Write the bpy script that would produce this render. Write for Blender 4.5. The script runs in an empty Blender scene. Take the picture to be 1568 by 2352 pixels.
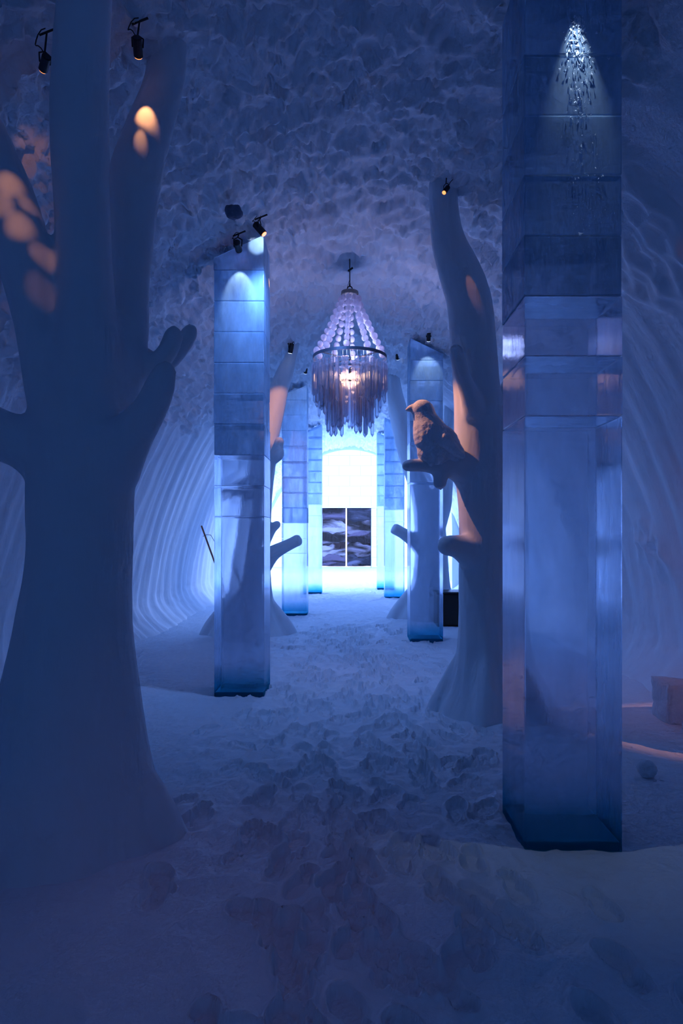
import bpy, bmesh, math, random
import numpy as np
from mathutils import Vector, Matrix, Quaternion

random.seed(7)
rng = np.random.default_rng(11)
SC = bpy.context.scene
COL = SC.collection

# ------------------------------------------------------------------ camera
F_PX, VPX, VPY, EYE = 1540.0, 803.0, 1228.0, 1.605
cam_d = bpy.data.cameras.new('camera')
cam = bpy.data.objects.new('camera', cam_d); COL.objects.link(cam)
cam_d.sensor_fit = 'VERTICAL'; cam_d.sensor_height = 36; cam_d.sensor_width = 24
cam_d.lens = F_PX / 2352 * 36
cam_d.shift_x = -(VPX - 784) / 2352
cam_d.shift_y = (VPY - 1176) / 2352
cam.location = (0, 0, EYE); cam.rotation_euler = (math.pi / 2, 0, 0)
cam_d.clip_start = 0.05; cam_d.clip_end = 200
SC.camera = cam

# ------------------------------------------------------------------ view / world
SC.view_settings.view_transform = 'Standard'
SC.view_settings.look = 'None'
SC.view_settings.exposure = 0.30
SC.view_settings.gamma = 1.0
SC.view_settings.use_curve_mapping = False
cy = SC.cycles
cy.use_denoising = True
cy.max_bounces = 12; cy.diffuse_bounces = 8; cy.glossy_bounces = 4
cy.transmission_bounces = 8; cy.transparent_max_bounces = 24
cy.use_adaptive_sampling = True; cy.adaptive_threshold = 0.08; cy.adaptive_min_samples = 12
cy.sample_clamp_indirect = 4.0; cy.blur_glossy = 0.6
cy.caustics_reflective = False; cy.caustics_refractive = False
w = bpy.data.worlds.new('World'); SC.world = w; w.use_nodes = True
bg = w.node_tree.nodes['Background']
bg.inputs[0].default_value = (0.08, 0.24, 0.62, 1); bg.inputs[1].default_value = 0.17   # added dim blue fill, let in by leaving the near end open


def light(name, kind, loc, target, energy, color, **kw):
    d = bpy.data.lights.new(name, kind); d.energy = energy; d.color = color
    for k, v in kw.items():
        setattr(d, k, v)
    o = bpy.data.objects.new(name, d); COL.objects.link(o); o.location = loc
    if target is not None:
        o.rotation_euler = (Vector(target) - Vector(loc)).to_track_quat('-Z', 'Y').to_euler()
    return o


COLD = (0.30, 0.47, 1.0)
DEEP = (0.15, 0.32, 1.0)
WHITE = (0.86, 0.84, 1.0)
HALL = (0.40, 0.54, 1.0)
WASH = (0.17, 0.37, 1.0)
WARM = (1.0, 0.36, 0.12)
# the bright cross hall at the far end: unseen area lights added round the corners
for s in (-1, 1):
    light('cross_hall_panel', 'AREA', (s * 6.3, 28.6, 3.2), (s * 0.5, 33, 3.0), 105, WHITE, shape='RECTANGLE', size=4, size_y=4.5)
    light('cross_hall_panel', 'AREA', (s * 6.4, 31.6, 3.4), (-s * 2.6, 8, 3.4), 860, HALL, shape='RECTANGLE', size=3, size_y=4.5, spread=math.radians(95))  # aimed down the hall from out of view to brighten it
    # lit side passages
    light('side_light', 'AREA', (s * 6.6, 21.8, 1.9), (0, 19.6, 1.8), 260, HALL, shape='RECTANGLE', size=2, size_y=2.6, spread=math.radians(120))
# added blue fill from unseen area lights beside and behind the viewer
for s in (-1, 1):
    light('side_light', 'AREA', (s * 3.0, -2.2, 2.2), (-s * 1.0, 7.0, 2.6), 5, DEEP, shape='RECTANGLE', size=1.6, size_y=2.2)

# ------------------------------------------------------------------ helpers


def P(px, py, Y):
    return Vector(((px - VPX) / F_PX * Y, Y, EYE - (py - VPY) / F_PX * Y))


def tag(o, label=None, cat=None, group=None, kind=None):
    if label: o['label'] = label
    if cat: o['category'] = cat
    if group: o['group'] = group
    if kind: o['kind'] = kind
    return o


def empty(name, loc=(0, 0, 0), label=None, cat=None, group=None, kind=None):
    o = bpy.data.objects.new(name, None); COL.objects.link(o); o.location = loc
    o.empty_display_size = 0.1
    return tag(o, label, cat, group, kind)


def mesh_obj(name, me, mat=None, parent=None, smooth=True):
    if mat is not None and not me.materials: me.materials.append(mat)
    if smooth:
        me.polygons.foreach_set('use_smooth', [True] * len(me.polygons))
    o = bpy.data.objects.new(name, me); COL.objects.link(o)
    if parent is not None:
        o.parent = parent
        o.matrix_parent_inverse = Matrix.Translation(parent.location).inverted()
    return o


def from_bm(name, bm, mat=None, parent=None, smooth=False):
    me = bpy.data.meshes.new(name); bm.to_mesh(me); bm.free()
    return mesh_obj(name, me, mat, parent, smooth)


def grid_mesh(name, V, nu, nv, keep=None, flip=False):
    """V: (nu*nv,3) array, index i*nv+j"""
    i = np.arange(nu - 1)[:, None]; j = np.arange(nv - 1)[None, :]
    a = (i * nv + j); q = np.stack([a, a + nv, a + nv + 1, a + 1], -1).reshape(-1, 4)
    if flip: q = q[:, ::-1]
    if keep is not None: q = q[keep[q].all(1)]
    me = bpy.data.meshes.new(name)
    me.vertices.add(len(V)); me.vertices.foreach_set('co', V.astype(np.float32).ravel())
    me.loops.add(q.size); me.loops.foreach_set('vertex_index', q.ravel().astype(np.int32))
    me.polygons.add(len(q)); me.polygons.foreach_set('loop_start', np.arange(0, q.size, 4, dtype=np.int32))
    me.update(calc_edges=True)
    return me


def add_box(bm, c, s, rot=None, bevel=0, segs=2):
    m = Matrix.Translation(c) @ (rot.to_4x4() if rot is not None else Matrix.Identity(4)) @ Matrix.Diagonal((s[0], s[1], s[2], 1))
    r = bmesh.ops.create_cube(bm, size=1, matrix=m)
    if bevel:
        es = list({e for v in r['verts'] for e in v.link_edges})
        bmesh.ops.bevel(bm, geom=es, offset=bevel, segments=segs, profile=0.6, affect='EDGES')
    return r


def add_cyl(bm, p0, p1, r0, r1=None, seg=16, caps=True):
    p0 = Vector(p0); p1 = Vector(p1); d = p1 - p0; r1 = r0 if r1 is None else r1
    q = d.to_track_quat('Z', 'Y').to_matrix().to_4x4()
    m = Matrix.Translation((p0 + p1) / 2) @ q
    bmesh.ops.create_cone(bm, cap_ends=caps, segments=seg, radius1=r0, radius2=r1, depth=d.length, matrix=m)


def add_ball(bm, c, r, scale=(1, 1, 1), rot=None, seg=20):
    m = Matrix.Translation(c) @ (rot.to_4x4() if rot is not None else Matrix.Identity(4)) @ Matrix.Diagonal((scale[0], scale[1], scale[2], 1))
    bmesh.ops.create_uvsphere(bm, u_segments=seg, v_segments=seg // 2 + 2, radius=r, matrix=m)


def add_torus(bm, c, R, r, seg=48, rs=8, rot=None, hz=None):
    rot = rot or Matrix.Identity(3); c = Vector(c); hz = hz or r
    rings = []
    for i in range(seg):
        a = 2 * math.pi * i / seg
        ring = []
        for j in range(rs):
            b = 2 * math.pi * (j + .5) / rs
            p = Vector(((R + r * math.cos(b)) * math.cos(a), (R + r * math.cos(b)) * math.sin(a), hz * math.sin(b)))
            ring.append(bm.verts.new(c + rot @ p))
        rings.append(ring)
    for i in range(seg):
        for j in range(rs):
            A, B = rings[i], rings[(i + 1) % seg]
            bm.faces.new((A[j], B[j], B[(j + 1) % rs], A[(j + 1) % rs]))


def add_path(bm, pts, r, seg=8):
    for a, b in zip(pts[:-1], pts[1:]):
        add_cyl(bm, a, b, r, seg=seg)
        add_ball(bm, b, r, seg=seg)


# ---- numpy noise
def _h(ix, iy, iz, k):
    n = (ix * 374761393 + iy * 668265263 + iz * 2147483647 + k * 1274126177) & 0xFFFFFFFF
    n = ((n ^ (n >> 13)) * 1274126177) & 0xFFFFFFFF
    n = ((n ^ (n >> 16)) * 2246822519) & 0xFFFFFFFF
    return ((n ^ (n >> 15)) & 0xFFFFFF) / float(0xFFFFFF)


def vnoise(x, y, k=0):
    ix = np.floor(x).astype(np.int64); iy = np.floor(y).astype(np.int64)
    fx = x - ix; fy = y - iy
    fx = fx * fx * fx * (fx * (fx * 6 - 15) + 10); fy = fy * fy * fy * (fy * (fy * 6 - 15) + 10)
    z = np.zeros_like(ix)
    a = _h(ix, iy, z, k); b = _h(ix + 1, iy, z, k); c = _h(ix, iy + 1, z, k); d = _h(ix + 1, iy + 1, z, k)
    return (a * (1 - fx) + b * fx) * (1 - fy) + (c * (1 - fx) + d * fx) * fy * 1.0


def fbm(x, y, k=0, o=4):
    s = 0; a = 1; t = 0
    for i in range(o):
        s = s + a * vnoise(x * 2 ** i + 17.3 * i, y * 2 ** i - 9.1 * i, k + i); t += a; a *= .5
    return s / t


def worley(x, y, k=0):
    ix = np.floor(x).astype(np.int64); iy = np.floor(y).astype(np.int64)
    f1 = np.full(x.shape, 9.0); f2 = np.full(x.shape, 9.0); z = np.zeros_like(ix)
    for dx in (-1, 0, 1):
        for dy in (-1, 0, 1):
            cx = ix + dx; cyy = iy + dy
            px = cx + _h(cx, cyy, z, k); py = cyy + _h(cx, cyy, z, k + 5)
            d = np.sqrt((px - x) ** 2 + (py - y) ** 2)
            n = np.minimum(f1, d); f2 = np.minimum(f2, np.maximum(f1, d)); f1 = n
    return f1, f2


def sstep(a, b, x):
    t = np.clip((x - a) / (b - a), 0, 1); return t * t * (3 - 2 * t)


# ------------------------------------------------------------------ materials
def new_mat(name):
    m = bpy.data.materials.new(name); m.use_nodes = True
    nt = m.node_tree; nt.nodes.clear()
    out = nt.nodes.new('ShaderNodeOutputMaterial')
    return m, nt, out


def nd(nt, t, **kw):
    n = nt.nodes.new(t)
    for k, v in kw.items():
        if k.startswith('i_'):
            n.inputs[int(k[2:]) if k[2:].isdigit() else k[2:].replace('_', ' ')].default_value = v
        else:
            setattr(n, k, v)
    return n


def snow_mat(name, col=(0.74, 0.83, 0.92), scale=14, strength=0.35, dist=0.02, stretch=(1, 1, 1), fine=90):
    m, nt, out = new_mat(name)
    L = nt.links.new
    tc = nd(nt, 'ShaderNodeTexCoord'); mp = nd(nt, 'ShaderNodeMapping'); mp.inputs['Scale'].default_value = stretch
    L(tc.outputs['Object'], mp.inputs[0])
    n1 = nd(nt, 'ShaderNodeTexNoise', i_Scale=scale, i_Detail=6.0, i_Roughness=.6)
    n2 = nd(nt, 'ShaderNodeTexNoise', i_Scale=fine, i_Detail=3.0)
    L(mp.outputs[0], n1.inputs['Vector']); L(mp.outputs[0], n2.inputs['Vector'])
    b1 = nd(nt, 'ShaderNodeBump', i_Strength=strength, i_Distance=dist)
    b2 = nd(nt, 'ShaderNodeBump', i_Strength=strength * .5, i_Distance=dist * .15)
    L(n1.outputs[0], b1.inputs['Height']); L(n2.outputs[0], b2.inputs['Height']); L(b1.outputs[0], b2.inputs['Normal'])
    p = nd(nt, 'ShaderNodeBsdfPrincipled'); p.inputs['Roughness'].default_value = .75
    p.inputs['Specular IOR Level'].default_value = .25
    cr = nd(nt, 'ShaderNodeMixRGB'); cr.inputs[1].default_value = (*[c * .93 for c in col], 1); cr.inputs[2].default_value = (*col, 1)
    L(n1.outputs[0], cr.inputs[0]); L(cr.outputs[0], p.inputs['Base Color']); L(b2.outputs[0], p.inputs['Normal'])
    L(p.outputs[0], out.inputs[0])
    return m


def ice_mat(name, col=(0.72, 0.88, 1.0), milk=0.35, rough=0.04, bump=0.15, clear=0.18, milkcol=(0.60, 0.80, 0.97), streak=(3, 3, 1)):
    """clear ice with frost: glass + see-through share + a milky diffuse/translucent share"""
    m, nt, out = new_mat(name)
    L = nt.links.new
    tc = nd(nt, 'ShaderNodeTexCoord'); mp = nd(nt, 'ShaderNodeMapping'); mp.inputs['Scale'].default_value = streak
    L(tc.outputs['Object'], mp.inputs[0])
    n1 = nd(nt, 'ShaderNodeTexNoise', i_Scale=2.2, i_Detail=7.0, i_Roughness=.62)
    n2 = nd(nt, 'ShaderNodeTexNoise', i_Scale=26.0, i_Detail=5.0, i_Roughness=.7)
    L(mp.outputs[0], n1.inputs['Vector']); L(tc.outputs['Object'], n2.inputs['Vector'])
    bp = nd(nt, 'ShaderNodeBump', i_Strength=bump, i_Distance=.01)
    ad = nd(nt, 'ShaderNodeMath', operation='ADD'); L(n1.outputs[0], ad.inputs[0])
    ml = nd(nt, 'ShaderNodeMath', operation='MULTIPLY', i_1=.35); L(n2.outputs[0], ml.inputs[0]); L(ml.outputs[0], ad.inputs[1])
    L(ad.outputs[0], bp.inputs['Height'])
    g = nd(nt, 'ShaderNodeBsdfGlass', i_IOR=1.31, i_Roughness=rough); g.inputs['Color'].default_value = (*col, 1)
    L(bp.outputs[0], g.inputs['Normal'])
    t = nd(nt, 'ShaderNodeBsdfTransparent'); t.inputs[0].default_value = (*[c * .97 for c in col], 1)
    d = nd(nt, 'ShaderNodeBsdfDiffuse'); d.inputs[0].default_value = (*milkcol, 1)
    tl = nd(nt, 'ShaderNodeBsdfTranslucent'); tl.inputs[0].default_value = (*milkcol, 1)
    L(bp.outputs[0], d.inputs['Normal'])
    mx1 = nd(nt, 'ShaderNodeMixShader', i_0=.6); L(d.outputs[0], mx1.inputs[1]); L(tl.outputs[0], mx1.inputs[2])
    mx2 = nd(nt, 'ShaderNodeMixShader', i_0=clear); L(g.outputs[0], mx2.inputs[1]); L(t.outputs[0], mx2.inputs[2])
    mr = nd(nt, 'ShaderNodeMapRange'); mr.inputs['From Min'].default_value = .3; mr.inputs['From Max'].default_value = .75
    mr.inputs['To Min'].default_value = milk * .55; mr.inputs['To Max'].default_value = min(1, milk * 1.5)
    L(n1.outputs[0], mr.inputs[0])
    mx3 = nd(nt, 'ShaderNodeMixShader'); L(mr.outputs[0], mx3.inputs[0]); L(mx2.outputs[0], mx3.inputs[1]); L(mx1.outputs[0], mx3.inputs[2])
    L(mx3.outputs[0], out.inputs[0])
    return m


def foot_mat():
    m = ice_mat('pillar_foot_ice', col=(.88, .93, 1), milkcol=(.66, .83, 1), milk=.15, rough=.015, clear=.24, bump=.12)
    nt = m.node_tree; L = nt.links.new
    ge = nd(nt, 'ShaderNodeNewGeometry'); sx = nd(nt, 'ShaderNodeSeparateXYZ'); L(ge.outputs['Position'], sx.inputs[0])
    no = nd(nt, 'ShaderNodeTexNoise', i_Scale=3.0, i_Detail=3.0); L(ge.outputs['Position'], no.inputs['Vector'])
    ad = nd(nt, 'ShaderNodeMath', operation='MULTIPLY_ADD', i_1=-.22); L(no.outputs[0], ad.inputs[0]); L(sx.outputs[2], ad.inputs[2])
    mr = nd(nt, 'ShaderNodeMapRange'); mr.inputs['From Min'].default_value = -.08; mr.inputs['From Max'].default_value = .17; L(ad.outputs[0], mr.inputs[0])
    for n_ in list(nt.nodes):
        if n_.type in ('BSDF_GLASS', 'BSDF_TRANSPARENT', 'BSDF_DIFFUSE', 'BSDF_TRANSLUCENT'):
            c = n_.inputs[0]; mx = nd(nt, 'ShaderNodeMixRGB'); mx.inputs[2].default_value = c.default_value[:]
            mx.inputs[1].default_value = (.10, .62, .80, 1) if n_.type in ('BSDF_GLASS', 'BSDF_TRANSPARENT') else (.06, .50, .66, 1)
            L(mr.outputs[0], mx.inputs[0]); L(mx.outputs[0], c)
    return m


def plain(name, col, rough=.5, metal=0.0, emit=None, es=0):
    m, nt, out = new_mat(name)
    p = nd(nt, 'ShaderNodeBsdfPrincipled'); p.inputs['Base Color'].default_value = (*col, 1)
    p.inputs['Roughness'].default_value = rough; p.inputs['Metallic'].default_value = metal
    n = nd(nt, 'ShaderNodeTexNoise', i_Scale=60.0, i_Detail=3.0)
    b = nd(nt, 'ShaderNodeBump', i_Strength=.08, i_Distance=.003)
    nt.links.new(n.outputs[0], b.inputs['Height']); nt.links.new(b.outputs[0], p.inputs['Normal'])
    if emit:
        p.inputs['Emission Color'].default_value = (*emit, 1); p.inputs['Emission Strength'].default_value = es
    nt.links.new(p.outputs[0], out.inputs[0])
    return m


def fur_mat(name, dark, lightc, seed):
    m, nt, out = new_mat(name); L = nt.links.new
    tc = nd(nt, 'ShaderNodeTexCoord'); mp = nd(nt, 'ShaderNodeMapping')
    mp.inputs['Location'].default_value = (seed * 3.1, 0, seed * 1.7); mp.inputs['Scale'].default_value = (.45, 1, 1.5)
    L(tc.outputs['Object'], mp.inputs[0])
    n = nd(nt, 'ShaderNodeTexNoise', i_Scale=1.6, i_Detail=4.0, i_Roughness=.5, i_Distortion=.8)
    L(mp.outputs[0], n.inputs['Vector'])
    r = nd(nt, 'ShaderNodeValToRGB')
    r.color_ramp.elements[0].position = .42; r.color_ramp.elements[0].color = (*dark, 1)
    r.color_ramp.elements[1].position = .60; r.color_ramp.elements[1].color = (*lightc, 1)
    e = r.color_ramp.elements.new(.5); e.color = (*[(a + b) * .32 for a, b in zip(dark, lightc)], 1)
    L(n.outputs[0], r.inputs[0])
    mp2 = nd(nt, 'ShaderNodeMapping'); mp2.inputs['Scale'].default_value = (60, 60, 9); L(tc.outputs['Object'], mp2.inputs[0])
    n2 = nd(nt, 'ShaderNodeTexNoise', i_Scale=1.0, i_Detail=3.0); L(mp2.outputs[0], n2.inputs['Vector'])
    b = nd(nt, 'ShaderNodeBump', i_Strength=.6, i_Distance=.03); L(n2.outputs[0], b.inputs['Height'])
    p = nd(nt, 'ShaderNodeBsdfPrincipled'); p.inputs['Roughness'].default_value = .9
    L(r.outputs[0], p.inputs['Base Color']); L(b.outputs[0], p.inputs['Normal']); L(p.outputs[0], out.inputs[0])
    return m


M_VAULT = snow_mat('vault_snow', scale=9, strength=.45, dist=.03, fine=60)
M_WALL = snow_mat('wall_snow', scale=7, strength=.35, dist=.02, stretch=(1, 1, .35), fine=70)
M_FLOOR = snow_mat('floor_snow', scale=16, strength=.5, dist=.02, fine=110)
M_TREE = snow_mat('carved_snow', col=(0.70, 0.79, 0.87), scale=5, strength=.25, dist=.02, stretch=(1.6, 1.6, .35), fine=60)
M_BIRD = snow_mat('bird_snow', col=(0.70, 0.80, 0.90), scale=20, strength=.5, dist=.02, fine=80)
M_ICE = ice_mat('pillar_ice', col=(.84, .91, 1), milkcol=(.58, .81, 1), milk=.62, rough=.05, bump=.08)
M_ICE_CLEAR = ice_mat('clear_ice', col=(.88, .93, 1), milkcol=(.66, .83, 1), milk=.18, rough=.02, clear=.22, bump=.2)
M_TEAL = ice_mat('teal_ice', col=(0.25, 0.68, 0.85), milk=.5, rough=.15, clear=.3, milkcol=(0.22, 0.66, 0.82))
M_TEALP = plain('teal_ice_foot', (.06, .50, .68), .35)
M_FOOT = foot_mat()
M_BEAD = ice_mat('bead_ice', col=(0.9, 0.93, 1), milk=.8, rough=.12, clear=.5, milkcol=(0.95, 0.88, 0.97))
M_ROD = ice_mat('rod_ice', col=(0.90, 0.94, 1), milk=.14, rough=.03, clear=.38, milkcol=(0.8, 0.8, 0.95))
M_METAL = plain('dark_metal', (0.03, 0.035, 0.045), .45, .6)
M_RING = plain('ring_metal', (0.10, 0.12, 0.17), .5, .4)
M_PLATE = plain('frosted_plate', (.30, .27, .26), .7)
M_BLACK = plain('black_plastic', (0.006, 0.006, 0.008), .35)
M_WOOD = plain('reddish_wood', (0.30, 0.12, 0.07), .6)
M_GREY = plain('grey_lump', (0.10, 0.14, 0.23), .9)
M_LENS = plain('warm_lens', (1, .6, .3), .3, 0, (1, .30, .08), 1.6)
M_LENSC = plain('cold_lens', (.8, .9, 1), .3, 0, (.55, .7, 1), 3)
M_BULB = plain('bulb_glow', (1, .8, .6), .3, 0, (1, .50, .22), 14)

# ------------------------------------------------------------------ hall shell
A, B = 3.5, 4.85
Y0, Y1 = -4.0, 24.7


def vault_h(x):
    return B * math.sqrt(max(0, 1 - (x / A) ** 2))


def passage(y, z):   # opening in the side walls
    dy = abs(y - 21.7)
    return (dy < 1.55) & (z < 1.7 + np.sqrt(np.clip(1.55 ** 2 - dy ** 2, 0, None)) * .8)


def vault_patch(name, t0, t1, nt_, ys, mat, side):
    th = np.linspace(t0, t1, nt_)
    T, Yg = np.meshgrid(th, ys, indexing='ij')
    s = T * 4.25
    x = A * np.cos(T); z = B * np.sin(T)
    nx = -np.cos(T) / A; nz = -np.sin(T) / B
    ln = np.sqrt(nx * nx + nz * nz); nx /= ln; nz /= ln
    # scallops hacked into the vault, ridges between them
    wx = fbm(s * 2.2, Yg * 2.2, 3) - .5; wy = fbm(s * 2.2, Yg * 2.2, 9) - .5
    wx = wx + .35 * (fbm(s * 7, Yg * 7, 4) - .5); wy = wy + .35 * (fbm(s * 7, Yg * 7, 6) - .5)
    u = s + wx * .55; v = Yg + wy * .55
    f1, f2 = worley(u / .23, v / .28, 1)
    g1, g2 = worley((u + wx * .3) / .125, (v - wy * .3) / .15, 7)
    big = fbm(s * .9, Yg * .9, 21, 3) - .5
    fine = np.clip((9.0 - Yg) / 6.0, .35, 1)
    rid = 1 - np.abs(2 * fbm(u * 3.2 + wy, v * 3.9 - wx, 23, 3) - 1) * 2.2
    rid2 = 1 - np.abs(2 * fbm(u * 7.0 + wy * 2, v * 8.5 + wx * 2, 27, 2) - 1) * 2
    bump = .085 * f1 ** 1.25 + .014 * np.exp(-(f2 - f1) / .07) + .035 * g1 * (.5 + fine * .5) + .05 * rid + .03 * rid2 + .12 * big + .02 * (fbm(s * 9, Yg * 9, 31) - .5)
    # vertical ribs pressed into the lower walls
    hz = B * np.sin(T)
    yw = Yg + .28 * (fbm(Yg * .5, hz * .45, 41) - .5) * 2 + .05 * np.sin(hz * 2.1) + .16 * (fbm(Yg * 1.6, hz * .25, 43) - .5)
    right = (np.cos(T) > 0) * 1.0
    yw = yw + right * .12 * (fbm(Yg * 2, hz * .6, 44) - .5)
    ph = yw / (.46 + .14 * right)
    fr = ph - np.floor(ph)
    amp = .35 + .8 * _h(np.floor(ph).astype(np.int64), np.zeros(ph.shape, np.int64), np.zeros(ph.shape, np.int64), 3)
    rib = .042 * amp * (1 - np.abs(2 * fr - 1) ** 1.8) + .014 * (1 - .6 * right) * (1 - np.abs(2 * ((ph * 2.3) % 1) - 1) ** 1.5)
    clump = right * sstep(.52, .66, fbm(Yg * .8, hz * .5, 47, 2)) * sstep(1.0, 1.6, hz)
    rib = rib + clump * (.09 * worley(Yg / .17, hz / .2, 49)[0] + .02) + .02 * (fbm(Yg * 9, hz * .8, 51) - .5)
    top = 3.0 + 1.3 * (fbm(Yg * .55, np.zeros_like(Yg) + 3, 61) - .5) + .25 * (fbm(Yg * 2.5, hz * 2.5, 65) - .5)
    top = top + .9 * right
    k = sstep(top - .12, top + .12, hz)
    d = rib * (1 - k) + (bump - .05) * k
    # snow banked up at the foot
    foot = np.clip(1 - hz / .55, 0, 1) ** 2 * (.34 + .2 * (fbm(Yg * 1.7, hz, 71) - .5)) + .05 * sstep(.9, .2, hz) * (fbm(Yg * 6, hz * 5, 73) - .3)
    d = d + foot
    V = np.stack([x + nx * d, Yg, z + nz * d], -1).reshape(-1, 3)
    V[:, 2] = np.maximum(V[:, 2], -.05)
    keep = None
    if side != 0:
        keep = ~passage(Yg, hz).reshape(-1)
    me = grid_mesh(name, V, len(th), len(ys), keep, flip=False)
    return tag(mesh_obj(name, me, mat), kind='structure')


ys = [Y0, -2, 0, 1.5]
y = 2.4
while y < Y1:
    ys.append(y); y += max(.022, .0062 * y)
ys.append(Y1); ys = np.array(ys)
TL = 0.92   # about 3.86 m up, the side walls end there
vault_patch('wall_right', -0.01, TL, 210, ys, M_WALL, 1)
vault_patch('ceiling', TL, math.pi - TL, 250, ys, M_VAULT, 0)
vault_patch('wall_left', math.pi - TL, math.pi + .01, 210, ys, M_WALL, -1)

# side passages
for s, nm in ((1, 'wall_right_passage'), (-1, 'wall_left_passage')):
    prof = [(-1.7, -.02), (-1.7, 1.75)] + [(-1.7 * math.cos(a), 1.75 + 1.4 * math.sin(a)) for a in np.linspace(.12, math.pi - .12, 14)] + [(1.7, 1.75), (1.7, -.02)]
    xs = np.linspace(3.05, 7.2, 12)
    V = np.array([[s * xx, 21.7 + dy, zz] for xx in xs for dy, zz in prof])
    # close the far end
    me = grid_mesh(nm, V, len(xs), len(prof), None, flip=(s < 0))
    bm = bmesh.new(); bm.from_mesh(me)
    bm.verts.ensure_lookup_table()
    bm.faces.new([bm.verts[(len(xs) - 1) * len(prof) + i] for i in range(len(prof))])
    tag(from_bm(nm, bm, M_WALL, None, True), kind='structure')

# cross hall: mouth wall with the arch of the vault cut out, end wall, ends, ceiling
CH, CW, YE = 6.6, 7.6, 33.0


def quad_wall(name, pts, mat):
    bm = bmesh.new(); bm.faces.new([bm.verts.new(p) for p in pts])
    bmesh.ops.subdivide_edges(bm, edges=bm.edges[:], cuts=6, use_grid_fill=True)
    return tag(from_bm(name, bm, mat), kind='structure')


bm = bmesh.new()
N = 64; inner, outer = [], []
for i in range(N + 1):
    t = math.pi * i / N
    inner.append(bm.verts.new(((A - .12) * math.cos(t), Y1, (B - .12) * math.sin(t))))
    ex, ez = math.cos(t), math.sin(t)
    k = min(CW / abs(ex) if abs(ex) > 1e-6 else 1e9, CH / ez if ez > 1e-6 else 1e9)
    outer.append(bm.verts.new((k * ex, Y1 + .02, k * ez)))
for i in range(N):
    bm.faces.new((inner[i], outer[i], outer[i + 1], inner[i + 1]))
tag(from_bm('wall_arch', bm, M_WALL), kind='structure')


def block_wall_mat():
    m, nt, out = new_mat('snow_block_wall'); L = nt.links.new
    tc = nd(nt, 'ShaderNodeTexCoord'); mp = nd(nt, 'ShaderNodeMapping'); mp.inputs['Rotation'].default_value = (math.pi / 2, 0, 0)
    L(tc.outputs['Object'], mp.inputs[0])
    br = nd(nt, 'ShaderNodeTexBrick'); L(mp.outputs[0], br.inputs['Vector'])
    br.inputs['Scale'].default_value = 1; br.inputs['Brick Width'].default_value = 1.05; br.inputs['Row Height'].default_value = .5
    br.inputs['Mortar Size'].default_value = .018; br.inputs['Mortar Smooth'].default_value = .6
    br.inputs['Color1'].default_value = (.86, .90, .97, 1); br.inputs['Color2'].default_value = (.80, .85, .96, 1)
    br.inputs['Mortar'].default_value = (.60, .70, .92, 1)
    b = nd(nt, 'ShaderNodeBump', i_Strength=.4, i_Distance=.03, invert=True); L(br.outputs['Fac'], b.inputs['Height'])
    p = nd(nt, 'ShaderNodeBsdfPrincipled'); p.inputs['Roughness'].default_value = .8
    L(br.outputs['Color'], p.inputs['Base Color']); L(b.outputs[0], p.inputs['Normal']); L(p.outputs[0], out.inputs[0])
    return m


M_BLOCK = block_wall_mat()
quad_wall('wall_end', [(-CW, YE, -.05), (CW, YE, -.05), (CW, YE, CH), (-CW, YE, CH)], M_BLOCK)
quad_wall('wall_cross_left', [(-CW, Y1, -.05), (-CW, YE, -.05), (-CW, YE, CH), (-CW, Y1, CH)], M_WALL)
quad_wall('wall_cross_right', [(CW, YE, -.05), (CW, Y1, -.05), (CW, Y1, CH), (CW, YE, CH)], M_WALL)
quad_wall('ceiling_cross', [(-CW, Y1, CH), (-CW, YE, CH), (CW, YE, CH), (CW, Y1, CH)], M_VAULT)


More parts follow.
